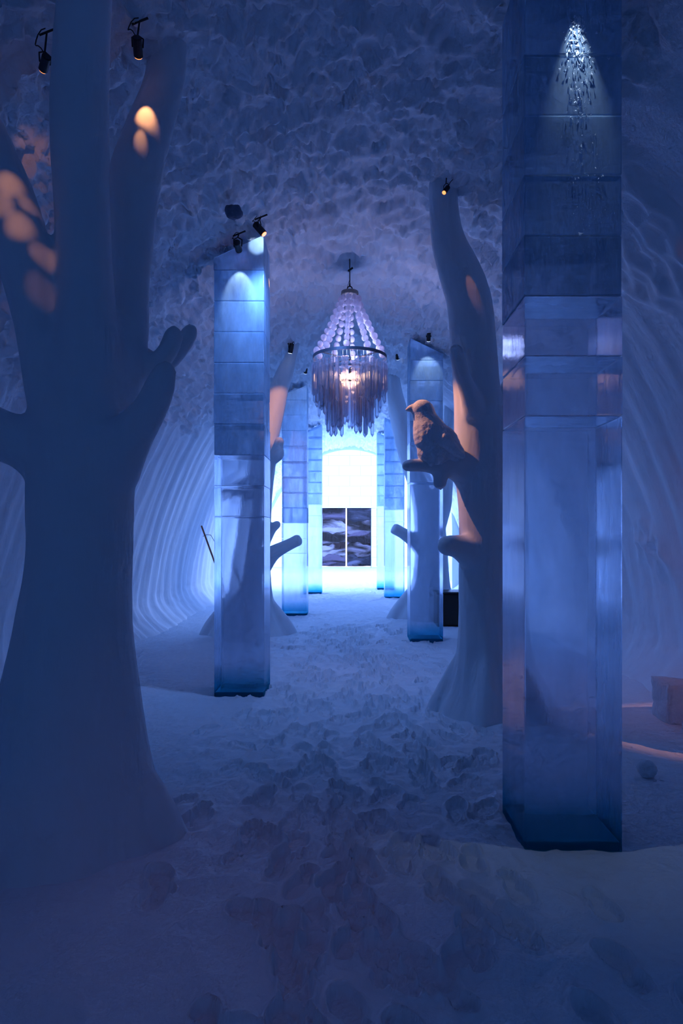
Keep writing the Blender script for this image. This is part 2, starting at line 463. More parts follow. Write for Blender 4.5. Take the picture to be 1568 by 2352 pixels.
# ------------------------------------------------------------------ floor with trodden path and boot prints
def floor_patch(name, xs, ys, prints):
    X, Yg = np.meshgrid(xs, ys, indexing='ij')
    h = .035 * (fbm(X * .8, Yg * .8, 5, 3) - .5) + .012 * (fbm(X * 5, Yg * 5, 15) - .5)
    path = sstep(1.55, .95, np.abs(X + .25 * (fbm(Yg * .4, X * 0, 8) - .5) - .02))
    wx = fbm(X * 4, Yg * 4, 77) - .5; wy = fbm(X * 4, Yg * 4, 87) - .5
    f1, f2 = worley((X + wx * .18) / .21, (Yg + wy * .18) / .26, 91)
    g1, g2 = worley((X + wx * .1) / .10, (Yg + wy * .1) / .12, 95)
    h = h + path * (.036 * (np.minimum(f1, .8) - .4) + .016 * (g1 - .4))
    h = h + (1 - path) * (.006 * (g1 - .4)) + .004 * (fbm(X * 25, Yg * 25, 19, 2) - .5)
    if prints:
        r2 = np.random.default_rng(5)
        n = 420
        for i in range(n):
            cy_ = 1.35 + 10.5 * r2.random() ** 1.2
            cx = np.clip(r2.normal(.05, .55), -1.35, 1.5)
            a = r2.normal(0, .35) + (math.pi if r2.random() < .5 else 0)
            dep = .018 + .018 * r2.random()
            i0, i1 = np.searchsorted(xs, [cx - .26, cx + .26]); j0, j1 = np.searchsorted(ys, [cy_ - .26, cy_ + .26])
            if i1 <= i0 or j1 <= j0: continue
            dx = X[i0:i1, j0:j1] - cx; dy = Yg[i0:i1, j0:j1] - cy_
            lx = dx * math.cos(a) + dy * math.sin(a); ly = -dx * math.sin(a) + dy * math.cos(a)
            sole = np.sqrt((lx / .058) ** 2 + ((ly - .055) / .098) ** 2)
            heel = np.sqrt((lx / .044) ** 2 + ((ly + .088) / .058) ** 2)
            r = np.minimum(sole, heel)
            inside = sstep(1.08, .88, r)
            rim = np.exp(-((r - 1.18) / .16) ** 2)
            tread = .0035 * np.sign(np.sin(ly * 2 * math.pi / .024)) * sstep(.95, .7, r)
            old = h[i0:i1, j0:j1]
            h[i0:i1, j0:j1] = old * (1 - .55 * inside) + (-dep + tread) * inside + rim * dep * .5
    # settle round the walls' foot
    V = np.stack([X, Yg, h], -1).reshape(-1, 3)
    return V


xs = np.concatenate([np.linspace(-3.7, -1.9, 60)[:-1], np.linspace(-1.9, 1.9, 520), np.linspace(1.9, 3.7, 60)[1:]])
yf = [Y0, -1, .4]
y = 1.15
while y < 24.7:
    yf.append(y); y += max(.008, .0042 * y)
yf += [24.7]
yf = np.array(yf)
V = floor_patch('floor', xs, yf, True)
tag(mesh_obj('floor', grid_mesh('floor', V, len(xs), len(yf), None), M_FLOOR), kind='structure')
xs2 = np.linspace(-7.6, 7.6, 150); yf2 = np.linspace(24.65, 33.05, 90)
V = floor_patch('floor_cross', xs2, yf2, False); V[:, 2] -= .004
tag(mesh_obj('floor_cross', grid_mesh('floor_cross', V, len(xs2), len(yf2), None), M_FLOOR), kind='structure')
for s, nm in ((1, 'floor_right_passage'), (-1, 'floor_left_passage')):
    o = quad_wall(nm, [(s * 3.3, 20, -.006), (s * 7.2, 20, -.006), (s * 7.2, 23.4, -.006), (s * 3.3, 23.4, -.006)], M_FLOOR)

# ------------------------------------------------------------------ ice pillars
PW = .5; BH = .305


def ice_pillar(xin, yfront, side, first_seam, label, lean=0.0, clear_blocks=()):
    """xin: inner face X, yfront: front face Y, side +1 right / -1 left, first_seam: height of the lowest joint"""
    x0, x1 = (xin, xin + PW) if side > 0 else (xin - PW, xin)
    cx, cyy = (x0 + x1) / 2, yfront + PW / 2
    root = empty('ice_pillar', (cx, cyy, 0), label, 'ice pillar', 'ice block pillars along the hall')
    # teal base slab
    bm = bmesh.new()
    add_box(bm, (cx, cyy, .0), (PW - .02, PW - .02, .085), bevel=.012)
    tag(from_bm('base_slab', bm, M_TEALP, root), 'teal clear foot of the pillar')
    z = -.03
    seams = []
    s = first_seam
    topmin = min(vault_h(abs(x0)), vault_h(abs(x1))) - .10
    while s < topmin - .05:
        seams.append(s); s += BH
    levels = [z] + seams + [None]
    for i in range(len(levels) - 1):
        a, b = levels[i], levels[i + 1]
        bm = bmesh.new()
        jx, jy = random.uniform(-.004, .004), random.uniform(-.004, .004)
        tp = b if b is not None else 9
        gap = .004
        r = bmesh.ops.create_cube(bm, size=1, matrix=Matrix.Translation((cx + jx, cyy + jy, (a + gap + (tp if b else a + .3)) / 2)) @ Matrix.Diagonal((PW - .004, PW - .004, (tp if b else a + .3) - a - gap, 1)))
        if b is None:
            for v in r['verts']:
                if v.co.z > a + .15: v.co.z = vault_h(abs(v.co.x)) - .13
        bmesh.ops.bevel(bm, geom=bm.edges[:], offset=.007, segments=2, profile=.6, affect='EDGES')
        mat = M_FOOT if i == 0 else M_ICE
        if i > 0 and i <= 2: mat = M_ICE_CLEAR
        from_bm('ice_block', bm, mat, root)
    return root


def hz(py, Y): return EYE - (py - VPY) / F_PX * Y


PIL = [
    # xin, yfront, side, seam height
    (.885, 3.40, 1, hz(956, 3.4), 'tallest frosted ice block pillar, nearest on the right, filling the right of the hall'),
    (-.847, 6.64, -1, hz(1187, 6.64) , 'ice block pillar nearest on the left, standing between the big snow tree and the chandelier'),
    (.90, 10.05, 1, hz(1108, 10.05), 'ice block pillar behind the snow bird, its glowing top under two hanging lamps'),
    (-.85, 13.3, -1, hz(1272, 13.3), 'second ice pillar on the left, behind the broken snow branch'),
    (.885, 16.9, 1, hz(1226, 16.9), 'pale ice pillar on the right between the curved snow branch and the bright doorway'),
    (-.76, 18.2, -1, hz(1210, 18.2), 'farthest ice pillar on the left, next to the fur covered door'),
    (.80, 19.6, 1, hz(1210, 19.6), 'farthest ice pillar on the right, mostly hidden, edging the bright doorway'),
]
for p in PIL: ice_pillar(*p)


# ------------------------------------------------------------------ carved snow trees
def catmull(pts, n=8):
    pts = [np.array(p, float) for p in pts]
    P_ = [2 * pts[0] - pts[1]] + pts + [2 * pts[-1] - pts[-2]]
    out = []
    for i in range(1, len(P_) - 2):
        p0, p1, p2, p3 = P_[i - 1:i + 3]
        for k in range(n):
            t = k / n
            out.append(.5 * ((2 * p1) + (-p0 + p2) * t + (2 * p0 - 5 * p1 + 4 * p2 - p3) * t * t + (-p0 + 3 * p1 - 3 * p2 + p3) * t ** 3))
    out.append(pts[-1])
    return out


def tube(bm, pts, seg=28, sx=1, round_end=True):
    rings = []
    n = len(pts)
    for i, p in enumerate(pts):
        c = Vector(p[:3]); r = max(p[3], .004)
        a = Vector(pts[max(i - 1, 0)][:3]); b = Vector(pts[min(i + 1, n - 1)][:3])
        d = (b - a).normalized()
        q = Vector((0, 1, 0)); u = d.cross(q)
        if u.length < .2: u = d.cross(Vector((1, 0, 0)))
        u.normalize(); v = d.cross(u)
        rings.append([bm.verts.new(c + (u * math.cos(2 * math.pi * k / seg) + v * math.sin(2 * math.pi * k / seg)) * r) for k in range(seg)])
    for A_, B_ in zip(rings[:-1], rings[1:]):
        for k in range(seg):
            bm.faces.new((A_[k], A_[(k + 1) % seg], B_[(k + 1) % seg], B_[k]))
    bm.faces.new(rings[0][::-1]); bm.faces.new(rings[-1])


def remeshed(bm, voxel, smooth):
    bmesh.ops.recalc_face_normals(bm, faces=bm.faces[:])
    me = bpy.data.meshes.new('tmp'); bm.to_mesh(me); bm.free()
    o = bpy.data.objects.new('tmp', me); COL.objects.link(o)
    m = o.modifiers.new('r', 'REMESH'); m.mode = 'VOXEL'; m.voxel_size = voxel; m.use_smooth_shade = True
    if smooth:
        s = o.modifiers.new('s', 'SMOOTH'); s.factor = .6; s.iterations = smooth
    dg = bpy.context.evaluated_depsgraph_get(); dg.update()
    res = bpy.data.meshes.new_from_object(o.evaluated_get(dg))
    bpy.data.objects.remove(o); bpy.data.meshes.remove(me)
    return res


def snow_tree(label, chains, base, voxel=.02, smooth=10, roots=()):
    """chains: list of (name, [(px,py,Y,r)...], flat_end). One skin over all, then split at the joints into trunk and branches."""
    bm = bmesh.new(); skel = []
    for name, pts, rnd in chains:
        W = []
        for (px, py, Y, r) in pts:
            v = P(px, py, Y); W.append((v.x, v.y, v.z, r))
        C = catmull(W, 6)
        tube(bm, C)
        if rnd: add_ball(bm, C[-1][:3], C[-1][3], seg=20)
        skel.append(C)
    for (a, r0, r1, ln) in roots:      # buttress roots
        bx, by = base
        C = catmull([(bx, by, 1.0, r0 * .5), (bx + math.cos(a) * ln * .35, by + math.sin(a) * ln * .35, .55, r0 * .75), (bx + math.cos(a) * ln * .75, by + math.sin(a) * ln * .75, .12, r0), (bx + math.cos(a) * ln, by + math.sin(a) * ln, -.1, r1)], 6)
        tube(bm, C); skel[0] = skel[0] + C
    me = remeshed(bm, voxel, smooth)
    n = len(me.vertices); co = np.empty(n * 3); me.vertices.foreach_get('co', co); co = co.reshape(-1, 3)
    nr = np.empty(n * 3); me.vertices.foreach_get('normal', nr); nr = nr.reshape(-1, 3)
    # gentle carving marks: vertical flutes on the trunk, stronger at the foot
    ang = np.arctan2(co[:, 1] - base[1], co[:, 0] - base[0])
    fl = fbm(ang * 2.4 + 20 + co[:, 2] * .25, co[:, 2] * .7 + base[0], 33, 3) - .5
    hand = fbm(co[:, 0] * 5 + co[:, 1] * 3, co[:, 2] * 2.5, 37, 3) - .5
    amt = .012 + .055 * np.clip(1.5 - co[:, 2], 0, 1.5) / 1.5
    co = co + nr * (fl * amt + hand * .016)[:, None]
    # distance to each chain
    D = []
    for C in skel:
        Cn = np.array(C)[:, :4]
        d = np.full(n, 1e9)
        for c in Cn:
            d = np.minimum(d, np.linalg.norm(co - c[:3], axis=1) - c[3])
        D.append(d)
    own = np.argmin(np.array(D), 0)
    nf = len(me.polygons)
    ls = np.empty(nf, np.int32); lt = np.empty(nf, np.int32)
    me.polygons.foreach_get('loop_start', ls); me.polygons.foreach_get('loop_total', lt)
    lv = np.empty(len(me.loops), np.int32); me.loops.foreach_get('vertex_index', lv)
    faces = [lv[s:s + t] for s, t in zip(ls, lt)]
    me.vertices.foreach_set('co', co.ravel().astype(np.float32)); me.update()
    me.vertices.foreach_get('normal', (tmp := np.empty(n * 3))); nr = tmp.reshape(-1, 3)
    root = empty('snow_tree', (base[0], base[1], 0), label, 'snow tree', 'carved snow trees along the hall')
    fo = np.array([np.bincount(own[f]).argmax() for f in faces])
    for ci, (name, pts, rnd) in enumerate(chains):
        sel = np.nonzero(fo == ci)[0]
        if len(sel) < 8:
            continue
        used = np.unique(np.concatenate([faces[i] for i in sel])); remap = -np.ones(n, np.int64); remap[used] = np.arange(len(used))
        m2 = bpy.data.meshes.new(name)
        m2.from_pydata(co[used].tolist(), [], [remap[faces[i]].tolist() for i in sel])
        m2.polygons.foreach_set('use_smooth', [True] * len(sel))
        m2.normals_split_custom_set_from_vertices(nr[used].tolist())
        mesh_obj(name, m2, M_TREE, root)
    bpy.data.meshes.remove(me)
    return root


TB, TK = 'branch', 'trunk'
Y = 3.6
snow_tree('huge pale snow tree in the left foreground, three limbs rising to the vault', [
    (TK, [(150, 1990, Y, .66), (152, 1900, Y, .55), (158, 1750, Y, .43), (168, 1500, Y, .325), (183, 1300, Y, .272), (184, 1150, Y, .275), (190, 1020, Y, .27), (195, 920, Y, .22)], False),
    (TB, [(195, 960, Y, .22), (203, 850, Y, .19), (200, 720, Y, .155), (194, 600, Y, .143), (188, 450, Y, .145), (184, 300, 3.5, .148), (186, 150, 3.42, .14), (192, 0, 3.32, .132), (196, -150, 3.25, .13)], False),
    (TB, [(215, 960, 3.62, .20), (268, 850, 3.75, .15), (292, 750, 3.85, .125), (297, 650, 3.95, .118), (303, 500, 4.0, .138), (312, 400, 4.0, .15), (340, 300, 4.05, .135), (373, 200, 4.1, .122), (387, 100, 4.15, .122), (390, 10, 4.2, .12)], False),
    (TB, [(165, 970, 3.62, .22), (118, 870, 3.6, .15), (88, 750, 3.58, .118), (64, 620, 3.56, .138), (30, 480, 3.55, .132), (-8, 370, 3.55, .115), (-60, 250, 3.6, .11), (-110, 120, 3.7, .11)], False),
    (TB, [(150, 1060, Y, .24), (60, 1020, 3.55, .15), (0, 998, 3.52, .14), (-70, 965, 3.5, .125)], True),
    (TB, [(245, 1060, 3.55, .2), (300, 1000, 3.45, .125), (341, 945, 3.36, .092), (366, 892, 3.30, .079), (380, 855, 3.28, .062)], True),
    (TB, [(310, 850, 3.85, .12), (362, 835, 3.80, .065), (388, 800, 3.78, .059), (399, 770, 3.77, .056)], True),
    (TB, [(310, 830, 4.0, .12), (375, 835, 4.05, .062), (414, 800, 4.08, .060), (436, 762, 4.1, .055)], True),
], (P(150, 1900, Y).x, Y), roots=((-.05, .13, .10, .62), (2.3, .14, .12, .62), (-1.9, .16, .12, .60), (3.6, .16, .1, .62)))
Y = 6.1
snow_tree('twisted snow tree on the right that carries the snow bird', [
    (TK, [(1120, 1665, Y, .50), (1118, 1620, Y, .42), (1115, 1550, Y, .30), (1112, 1450, Y, .24), (1110, 1350, Y, .225), (1111, 1250, Y, .228), (1108, 1150, Y, .225), (1103, 1050, Y, .238), (1099, 960, Y, .225), (1092, 870, Y, .212), (1086, 780, Y, .208), (1076, 690, Y, .203), (1053, 620, Y, .19), (1028, 550, 6.0, .152), (1019, 480, 5.95, .132), (1018, 410, 5.9, .13), (1017, 360, 5.9, .13)], False),
    (TB, [(1090, 950, 5.95, .12), (1075, 900, 5.86, .085), (1058, 850, 5.8, .072), (1047, 805, 5.75, .062)], True),
    (TB, [(1095, 1105, 6.1, .19), (1050, 1075, 6.0, .12), (985, 1068, 5.9, .07), (935, 1069, 5.85, .056)], True),
    (TB, [(1040, 1060, 5.98, .1), (1014, 1088, 5.92, .066), (1010, 1110, 5.9, .058)], True),
    (TB, [(1095, 1275, 6.05, .17), (1055, 1256, 5.93, .11), (1027, 1253, 5.86, .09)], True),
    (TB, [(1120, 980, 6.1, .16), (1155, 920, 6.2, .10), (1185, 860, 6.3, .085)], True),
], (P(1118, 1600, Y).x, Y), roots=((2.9, .11, .08, .5), (-1.8, .12, .08, .48), (-.6, .12, .08, .5)))
Y = 10.9
snow_tree('snow tree behind the left ice pillar with a broken branch and orange lit limb', [
    (TK, [(570, 1475, Y, .72), (571, 1440, Y, .58), (575, 1380, Y, .38), (578, 1300, Y, .30), (583, 1230, Y, .27), (590, 1150, Y, .245), (602, 1080, Y, .21), (612, 1010, Y, .19), (627, 950, Y, .18), (640, 895, Y, .165), (655, 855, Y, .14), (667, 822, Y, .105), (676, 790, Y, .09), (682, 750, Y, .09)], False),
    (TB, [(600, 1100, 10.8, .18), (620, 1062, 10.7, .10), (636, 1032, 10.6, .09), (641, 1014, 10.55, .082)], True),
    (TB, [(622, 1058, 10.7, .09), (640, 1046, 10.5, .085), (643, 1038, 10.45, .072)], True),
    (TB, [(592, 1305, 10.8, .2), (625, 1272, 10.7, .13), (655, 1255, 10.6, .098), (689, 1238, 10.5, .098)], False),
    (TB, [(598, 1250, 10.9, .14), (622, 1218, 10.85, .085), (636, 1205, 10.8, .075)], True),
    (TB, [(598, 1110, 10.9, .17), (560, 1118, 10.8, .12), (510, 1142, 10.7, .09)], True),
], (P(571, 1440, Y).x, Y), voxel=.028, smooth=8, roots=((0, .15, .1, .75), (3.2, .15, .1, .75), (-1.5, .16, .1, .7)))
Y = 13.0
snow_tree('slim snow tree on the right behind the chandelier, short broken branch pointing left', [
    (TK, [(985, 1435, Y, .75), (985, 1405, Y, .60), (988, 1350, Y, .40), (990, 1280, Y, .33), (985, 1200, Y, .30), (972, 1130, Y, .26), (950, 1075, Y, .21), (930, 1020, Y, .185), (917, 960, Y, .185), (906, 900, Y, .155), (901, 850, Y, .125), (899, 800, Y, .12), (897, 760, Y, .12)], False),
    (TB, [(975, 1265, Y, .2), (940, 1235, 12.9, .12), (902, 1212, 12.8, .11)], False),
    (TB, [(990, 1230, Y, .24), (1018, 1160, Y, .16), (1026, 1090, Y, .13), (1030, 1000, Y, .12), (1034, 900, Y, .11), (1036, 845, Y, .11)], True),
], (P(985, 1405, Y).x, Y), voxel=.03, smooth=8, roots=((0, .16, .1, .8), (3.3, .16, .1, .8), (-1.3, .16, .1, .7)))

# ------------------------------------------------------------------ snow bird
bm = bmesh.new()
YB = 5.88


def BP(px, py, dy=0): return P(px, py, YB + dy)


def bird_chain(pts):
    W = []
    for px, py, dy, r in pts:
        v = BP(px, py, dy); W.append((v.x, v.y, v.z, r * YB / F_PX))
    C = catmull(W, 8); tube(bm, C); add_ball(bm, C[-1][:3], C[-1][3]); add_ball(bm, C[0][:3], C[0][3])


bird_chain([(1045, 1040, .02, 22), (1018, 1018, .0, 38), (995, 1010, 0, 43), (983, 982, 0, 37), (976, 961, 0, 28), (972, 944, 0, 25), (968, 942, 0, 24)])
bird_chain([(1000, 1035, 0, 36), (985, 1040, 0, 28)])
bird_chain([(962, 937, 0, 15), (949, 938, 0, 10.5), (941, 939, 0, 8), (935, 941, 0, 4.5)])
bird_chain([(1020, 1010, -.12, 18), (1040, 1030, -.09, 12), (1062, 1048, -.05, 7)])     # near wing
bird_chain([(1010, 1000, .12, 18), (1040, 1026, .09, 12), (1062, 1046, .05, 7)])
bird_chain([(1000, 1050, -.05, 14), (990, 1062, -.05, 9)])
bird_chain([(1000, 1050, .06, 14), (992, 1062, .06, 9)])
me = remeshed(bm, .008, 5)
n = len(me.vertices); co = np.empty(n * 3); me.vertices.foreach_get('co', co); co = co.reshape(-1, 3)
nr = np.empty(n * 3); me.vertices.foreach_get('normal', nr); nr = nr.reshape(-1, 3)
hb = BP(0, 965).z
f1, f2 = worley(co[:, 0] / .028 + co[:, 1] * 9, co[:, 2] / .05, 3)
co = co + nr * ((.008 * (f1 - .5)) * sstep(hb, hb - .12, co[:, 2]))[:, None]
me.vertices.foreach_set('co', co.ravel().astype(np.float32)); me.update()
me.materials.clear()
tag(mesh_obj('snow_bird', me, M_BIRD), 'plump carved snow bird looking left, perched on a snow branch', 'bird')

# ------------------------------------------------------------------ chandelier
CY = 7.9; CX = P(803, 0, CY).x
ch = empty('chandelier', (CX, CY, hz(672, CY)), 'round ice chandelier with bead strands and hanging ice rods', 'chandelier')
zc = hz(672, CY); zr = hz(822, CY) ; ztop = B - .12; RR = .435
bm = bmesh.new(); add_cyl(bm, (CX, CY, zc + .07), (CX, CY, ztop + .22), .006, seg=8); add_cyl(bm, (CX + .035, CY, ztop + .02), (CX - .02, CY, ztop - .02), .012, seg=8)
from_bm('cord', bm, M_METAL, ch)
bm = bmesh.new(); add_path(bm, [(CX, CY, zc + .16), (CX - .03, CY, zc + .06), (CX - .055, CY, zc - .05), (CX - .06, CY, zc - .2)], .0025, 6)
from_bm('cable', bm, M_METAL, ch)
bm = bmesh.new(); add_torus(bm, (CX, CY, zc + .045), .028, .007, 24, 8, Matrix.Rotation(math.pi / 2, 3, 'X')); add_cyl(bm, (CX, CY, zc + .07), (CX, CY, zc + .12), .012, .006, 12)
from_bm('hook', bm, M_METAL, ch, True)
bm = bmesh.new(); add_cyl(bm, (CX, CY, zc - .03), (CX, CY, zc + .012), .105, .100, 40)
bmesh.ops.bevel(bm, geom=bm.edges[:], offset=.003, segments=1, affect='EDGES')
from_bm('top_plate', bm, M_PLATE, ch)
bm = bmesh.new(); add_cyl(bm, (CX, CY, zr - .03), (CX, CY, zc), .008, seg=10)
from_bm('stem', bm, M_METAL, ch)


def band(name, R, z, hgt, th=.008, mat=M_RING):
    bm = bmesh.new(); n = 72; rs = []
    for i in range(n):
        a = 2 * math.pi * i / n; c, s_ = math.cos(a), math.sin(a)
        rs.append([bm.verts.new((CX + r * c, CY + r * s_, zz)) for r, zz in ((R, z - hgt / 2), (R, z + hgt / 2), (R - th, z + hgt / 2), (R - th, z - hgt / 2))])
    for i in range(n):
        for j in range(4):
            bm.faces.new((rs[i][j], rs[(i + 1) % n][j], rs[(i + 1) % n][(j + 1) % 4], rs[i][(j + 1) % 4]))
    return from_bm(name, bm, mat, ch)


tag(band('outer_ring', RR, zr, .035), 'wide dark metal hoop')
tag(band('middle_ring', .29, zr - .15, .025), 'smaller dark hoop inside the rods')
tag(band('inner_ring', .155, zr - .30, .025), 'smallest dark hoop near the bottom')
for k in range(4):
    a = math.pi / 4 + .5 * math.pi * k
    bm = bmesh.new(); add_box(bm, (CX + RR / 2 * math.cos(a), CY + RR / 2 * math.sin(a), zr - .015), (RR - .01, .018, .008), Matrix.Rotation(a, 3, 'Z'))
    from_bm('spoke', bm, M_RING, ch)
for R_, z0, z1 in ((.27, zr - .15, zr), (.14, zr - .30, zr - .15)):
    for k in range(4):
        a = math.pi / 4 + .5 * math.pi * k
        bm = bmesh.new(); add_cyl(bm, (CX + (R_ + .012) * math.cos(a), CY + (R_ + .012) * math.sin(a), z0), (CX + (R_ + .012) * math.cos(a), CY + (R_ + .012) * math.sin(a), z1), .002, seg=6)
        from_bm('wire', bm, M_METAL, ch)
# beads
bm = bmesh.new(); add_ball(bm, (0, 0, 0), .04, (1, 1, 1.12), seg=20)
for v in bm.verts:      # faceted, rough-cut lumps
    a = math.atan2(v.co.y, v.co.x); v.co.x *= 1 + .05 * math.cos(6 * a); v.co.y *= 1 + .05 * math.cos(6 * a)
bead_me = bpy.data.meshes.new('ice_bead'); bm.to_mesh(bead_me); bm.free(); bead_me.materials.append(M_BEAD)
bead_me.polygons.foreach_set('use_smooth', [True] * len(bead_me.polygons))


def chandelier_copy(name, me, loc, rot=0, sc=1.0):
    o = bpy.data.objects.new(name, me); COL.objects.link(o); o.parent = ch
    o.location = Vector(loc) - ch.location; o.rotation_euler = (0, 0, rot); o.scale = (sc,) * 3
    return o


NS = 10
for k in range(NS):
    a = 2 * math.pi * (k + .35) / NS
    pts = []
    for j in range(9):
        t = (j + .55) / 9
        r = .10 + (RR - .02 - .10) * (t ** 1.25); z = zc - .045 - (zc - .045 - zr - .03) * t
        chandelier_copy('ice_bead', bead_me, (CX + r * math.cos(a), CY + r * math.sin(a), z), random.random() * 6, .78 + .2 * random.random())
        pts.append((CX + r * math.cos(a), CY + r * math.sin(a), z))
    bm = bmesh.new(); add_path(bm, [(CX + .09 * math.cos(a), CY + .09 * math.sin(a), zc - .02)] + pts + [(CX + (RR - .01) * math.cos(a), CY + (RR - .01) * math.sin(a), zr)], .0018, 5)
    from_bm('strand', bm, M_METAL, ch)
# rods
rods = []
for R_, zt, n, l0, l1 in ((RR - .004, zr - .09, 46, .28, .50), (.36, zr - .14, 24, .36, .58), (.275, zr - .19, 22, .56, .74), (.20, zr - .24, 14, .52, .70), (.13, zr - .33, 9, .40, .56)):
    for k in range(n):
        a = 2 * math.pi * (k + random.uniform(-.2, .2)) / n + R_ * 7
        rods.append((CX + R_ * math.cos(a), CY + R_ * math.sin(a), zt, random.uniform(l0, l1), a))


def rod_bm(bm, x, y, zt, ln, a):
    m = Matrix.Translation((x, y, 0)) @ Matrix.Rotation(a, 4, 'Z')
    wd = .017
    def V_(xx, yy, zz): return bm.verts.new(m @ Vector((xx, yy, zz)))
    top = [V_(sx * wd, sy * wd, zt) for sx, sy in ((-1, -1), (1, -1), (1, 1), (-1, 1))]
    bot = [V_(sx * wd, sy * wd, zt - ln + .03 + (.0 if sx > 0 else .012)) for sx, sy in ((-1, -1), (1, -1), (1, 1), (-1, 1))]
    tip = V_(0, 0, zt - ln)
    bm.faces.new(top[::-1])
    for i in range(4):
        bm.faces.new((top[i], top[(i + 1) % 4], bot[(i + 1) % 4], bot[i])); bm.faces.new((bot[i], bot[(i + 1) % 4], tip))
    # fine wire it hangs on
    bmesh.ops.create_cone(bm, cap_ends=False, segments=4, radius1=.0012, radius2=.0012, depth=.09, matrix=Matrix.Translation((x, y, zt + .045)))


rods.sort(key=lambda r: r[1])      # nearest first
for r in rods[:100]:
    bm = bmesh.new(); rod_bm(bm, *r); bmesh.ops.recalc_face_normals(bm, faces=bm.faces[:]); from_bm('ice_rod', bm, M_ROD, ch)
bm = bmesh.new()
for r in rods[100:]: rod_bm(bm, *r)
bmesh.ops.recalc_face_normals(bm, faces=bm.faces[:])
tag(from_bm('rear_ice_rods', bm, M_ROD, ch), 'ice rods at the back of the chandelier', kind='stuff')
for dx, dy, dz in ((0.01, -.03, -.24), (-.16, .05, -.2), (.16, .06, -.21)):
    bm = bmesh.new(); add_cyl(bm, (CX + dx, CY + dy, zr + dz + .05), (CX + dx, CY + dy, zr + dz + .12), .018, .014, 14)
    so = from_bm('lamp_socket', bm, M_METAL, ch)
    bm = bmesh.new(); add_ball(bm, (CX + dx, CY + dy, zr + dz), .022, (1, 1, 2.2), seg=16)
    from_bm('bulb', bm, M_BULB, ch, True)
light('chandelier_glow', 'POINT', (CX, CY, zr - .26), None, 5, (1.0, .42, .2), shadow_soft_size=.10)
light('bead_fill', 'POINT', (CX + .05, CY, zr + .12), None, 15, (.38, .48, 1), shadow_soft_size=.10)  # added blue fill without a bulb, brightens the beads and the vault above

# ------------------------------------------------------------------ hide-covered double door
dr = empty('door_1', (P(795, 0, YE).x, YE - .1, 0), 'double door covered with brown and white reindeer hides, in the bright end wall', 'door', kind='structure')
hides = [fur_mat('hide_%s' % n_, d, l, s_) for n_, d, l, s_ in (
    ('dark_brown', (.006, .003, .004), (.09, .07, .11), 1), ('brown_grey', (.009, .006, .006), (.14, .12, .15), 2), ('pale', (.02, .010, .011), (.30, .27, .32), 3), ('blue_grey', (.010, .010, .018), (.10, .10, .15), 4))]
x0, xm0, xm1, x1 = (P(v, 0, YE - .1).x for v in (739.5, 793.2, 796.8, 851))
zt, zb = hz(1168, YE - .1), hz(1300, YE - .1)
M_LEAF = plain('door_board', (.05, .04, .04), .8)
for li, (a, b) in enumerate(((x0, xm0), (xm1, x1))):
    bm = bmesh.new(); add_box(bm, ((a + b) / 2, YE - .09, (zt + zb) / 2), (b - a, .08, zt - zb))
    leaf = from_bm('door_leaf', bm, M_LEAF, dr)
    rows = 5
    for r in range(rows):
        zh = (zt - zb) / rows; zcc = zt - zh * (r + .5)
        nu, nv = 26, 16; Vh = []
        for i in range(nu):
            for j in range(nv):
                u, v = i / (nu - 1), j / (nv - 1)
                xx = a + (b - a) * u; zz = zcc + zh * (.62 - 1.24 * v)
                wob = .09 * math.sin(u * 5 + r * 1.9 + li * 2.2) * (v > .5) + .03 * math.sin(u * 17 + r * 3)
                zz = min(max(zz + wob * v, zb), zt)
                edge = min(u, 1 - u, v, 1 - v)
                yy = YE - .14 - .05 * (1 - r * .12) * min(1, edge * 6) ** .5 - .015 * math.sin(u * 9 + r) * math.sin(v * 7 + li)
                yy -= .012 * (rows - r)
                Vh.append((xx, yy, zz))
        me = grid_mesh('reindeer_hide', np.array(Vh), nu, nv, None)
        ho = mesh_obj('reindeer_hide', me, hides[(r * 2 + li * 3 + (r == 2) * 1) % 4], leaf)
        so = ho.modifiers.new('thick', 'SOLIDIFY'); so.thickness = .015
bm = bmesh.new(); add_box(bm, ((xm0 + xm1) / 2, YE - .045, (zt + zb) / 2), (xm1 - xm0 + .05, .01, zt - zb)); add_box(bm, ((x0 + x1) / 2, YE - .045, zb - .01), (x1 - x0, .01, .05))
tag(from_bm('daylight_gap', bm, plain('daylight', (1, 1, 1), .5, 0, (.93, .93, 1), 1.6), dr), 'white daylight showing between and below the leaves')
# snow lintel and jambs round the door
bm = bmesh.new()
add_box(bm, ((x0 + x1) / 2 + .02, YE - .14, zt + .13), (x1 - x0 + .5, .30, .22), bevel=.02)
tag(from_bm('trim_1', bm, M_BLOCK), kind='structure')
for k, xx in enumerate((x0 - .13, x1 + .14)):
    bm = bmesh.new(); add_box(bm, (xx, YE - .12, (zt + .0) / 2), (.24, .26, zt + .02), bevel=.02)
    tag(from_bm('trim_%d' % (k + 2), bm, M_BLOCK), kind='structure')


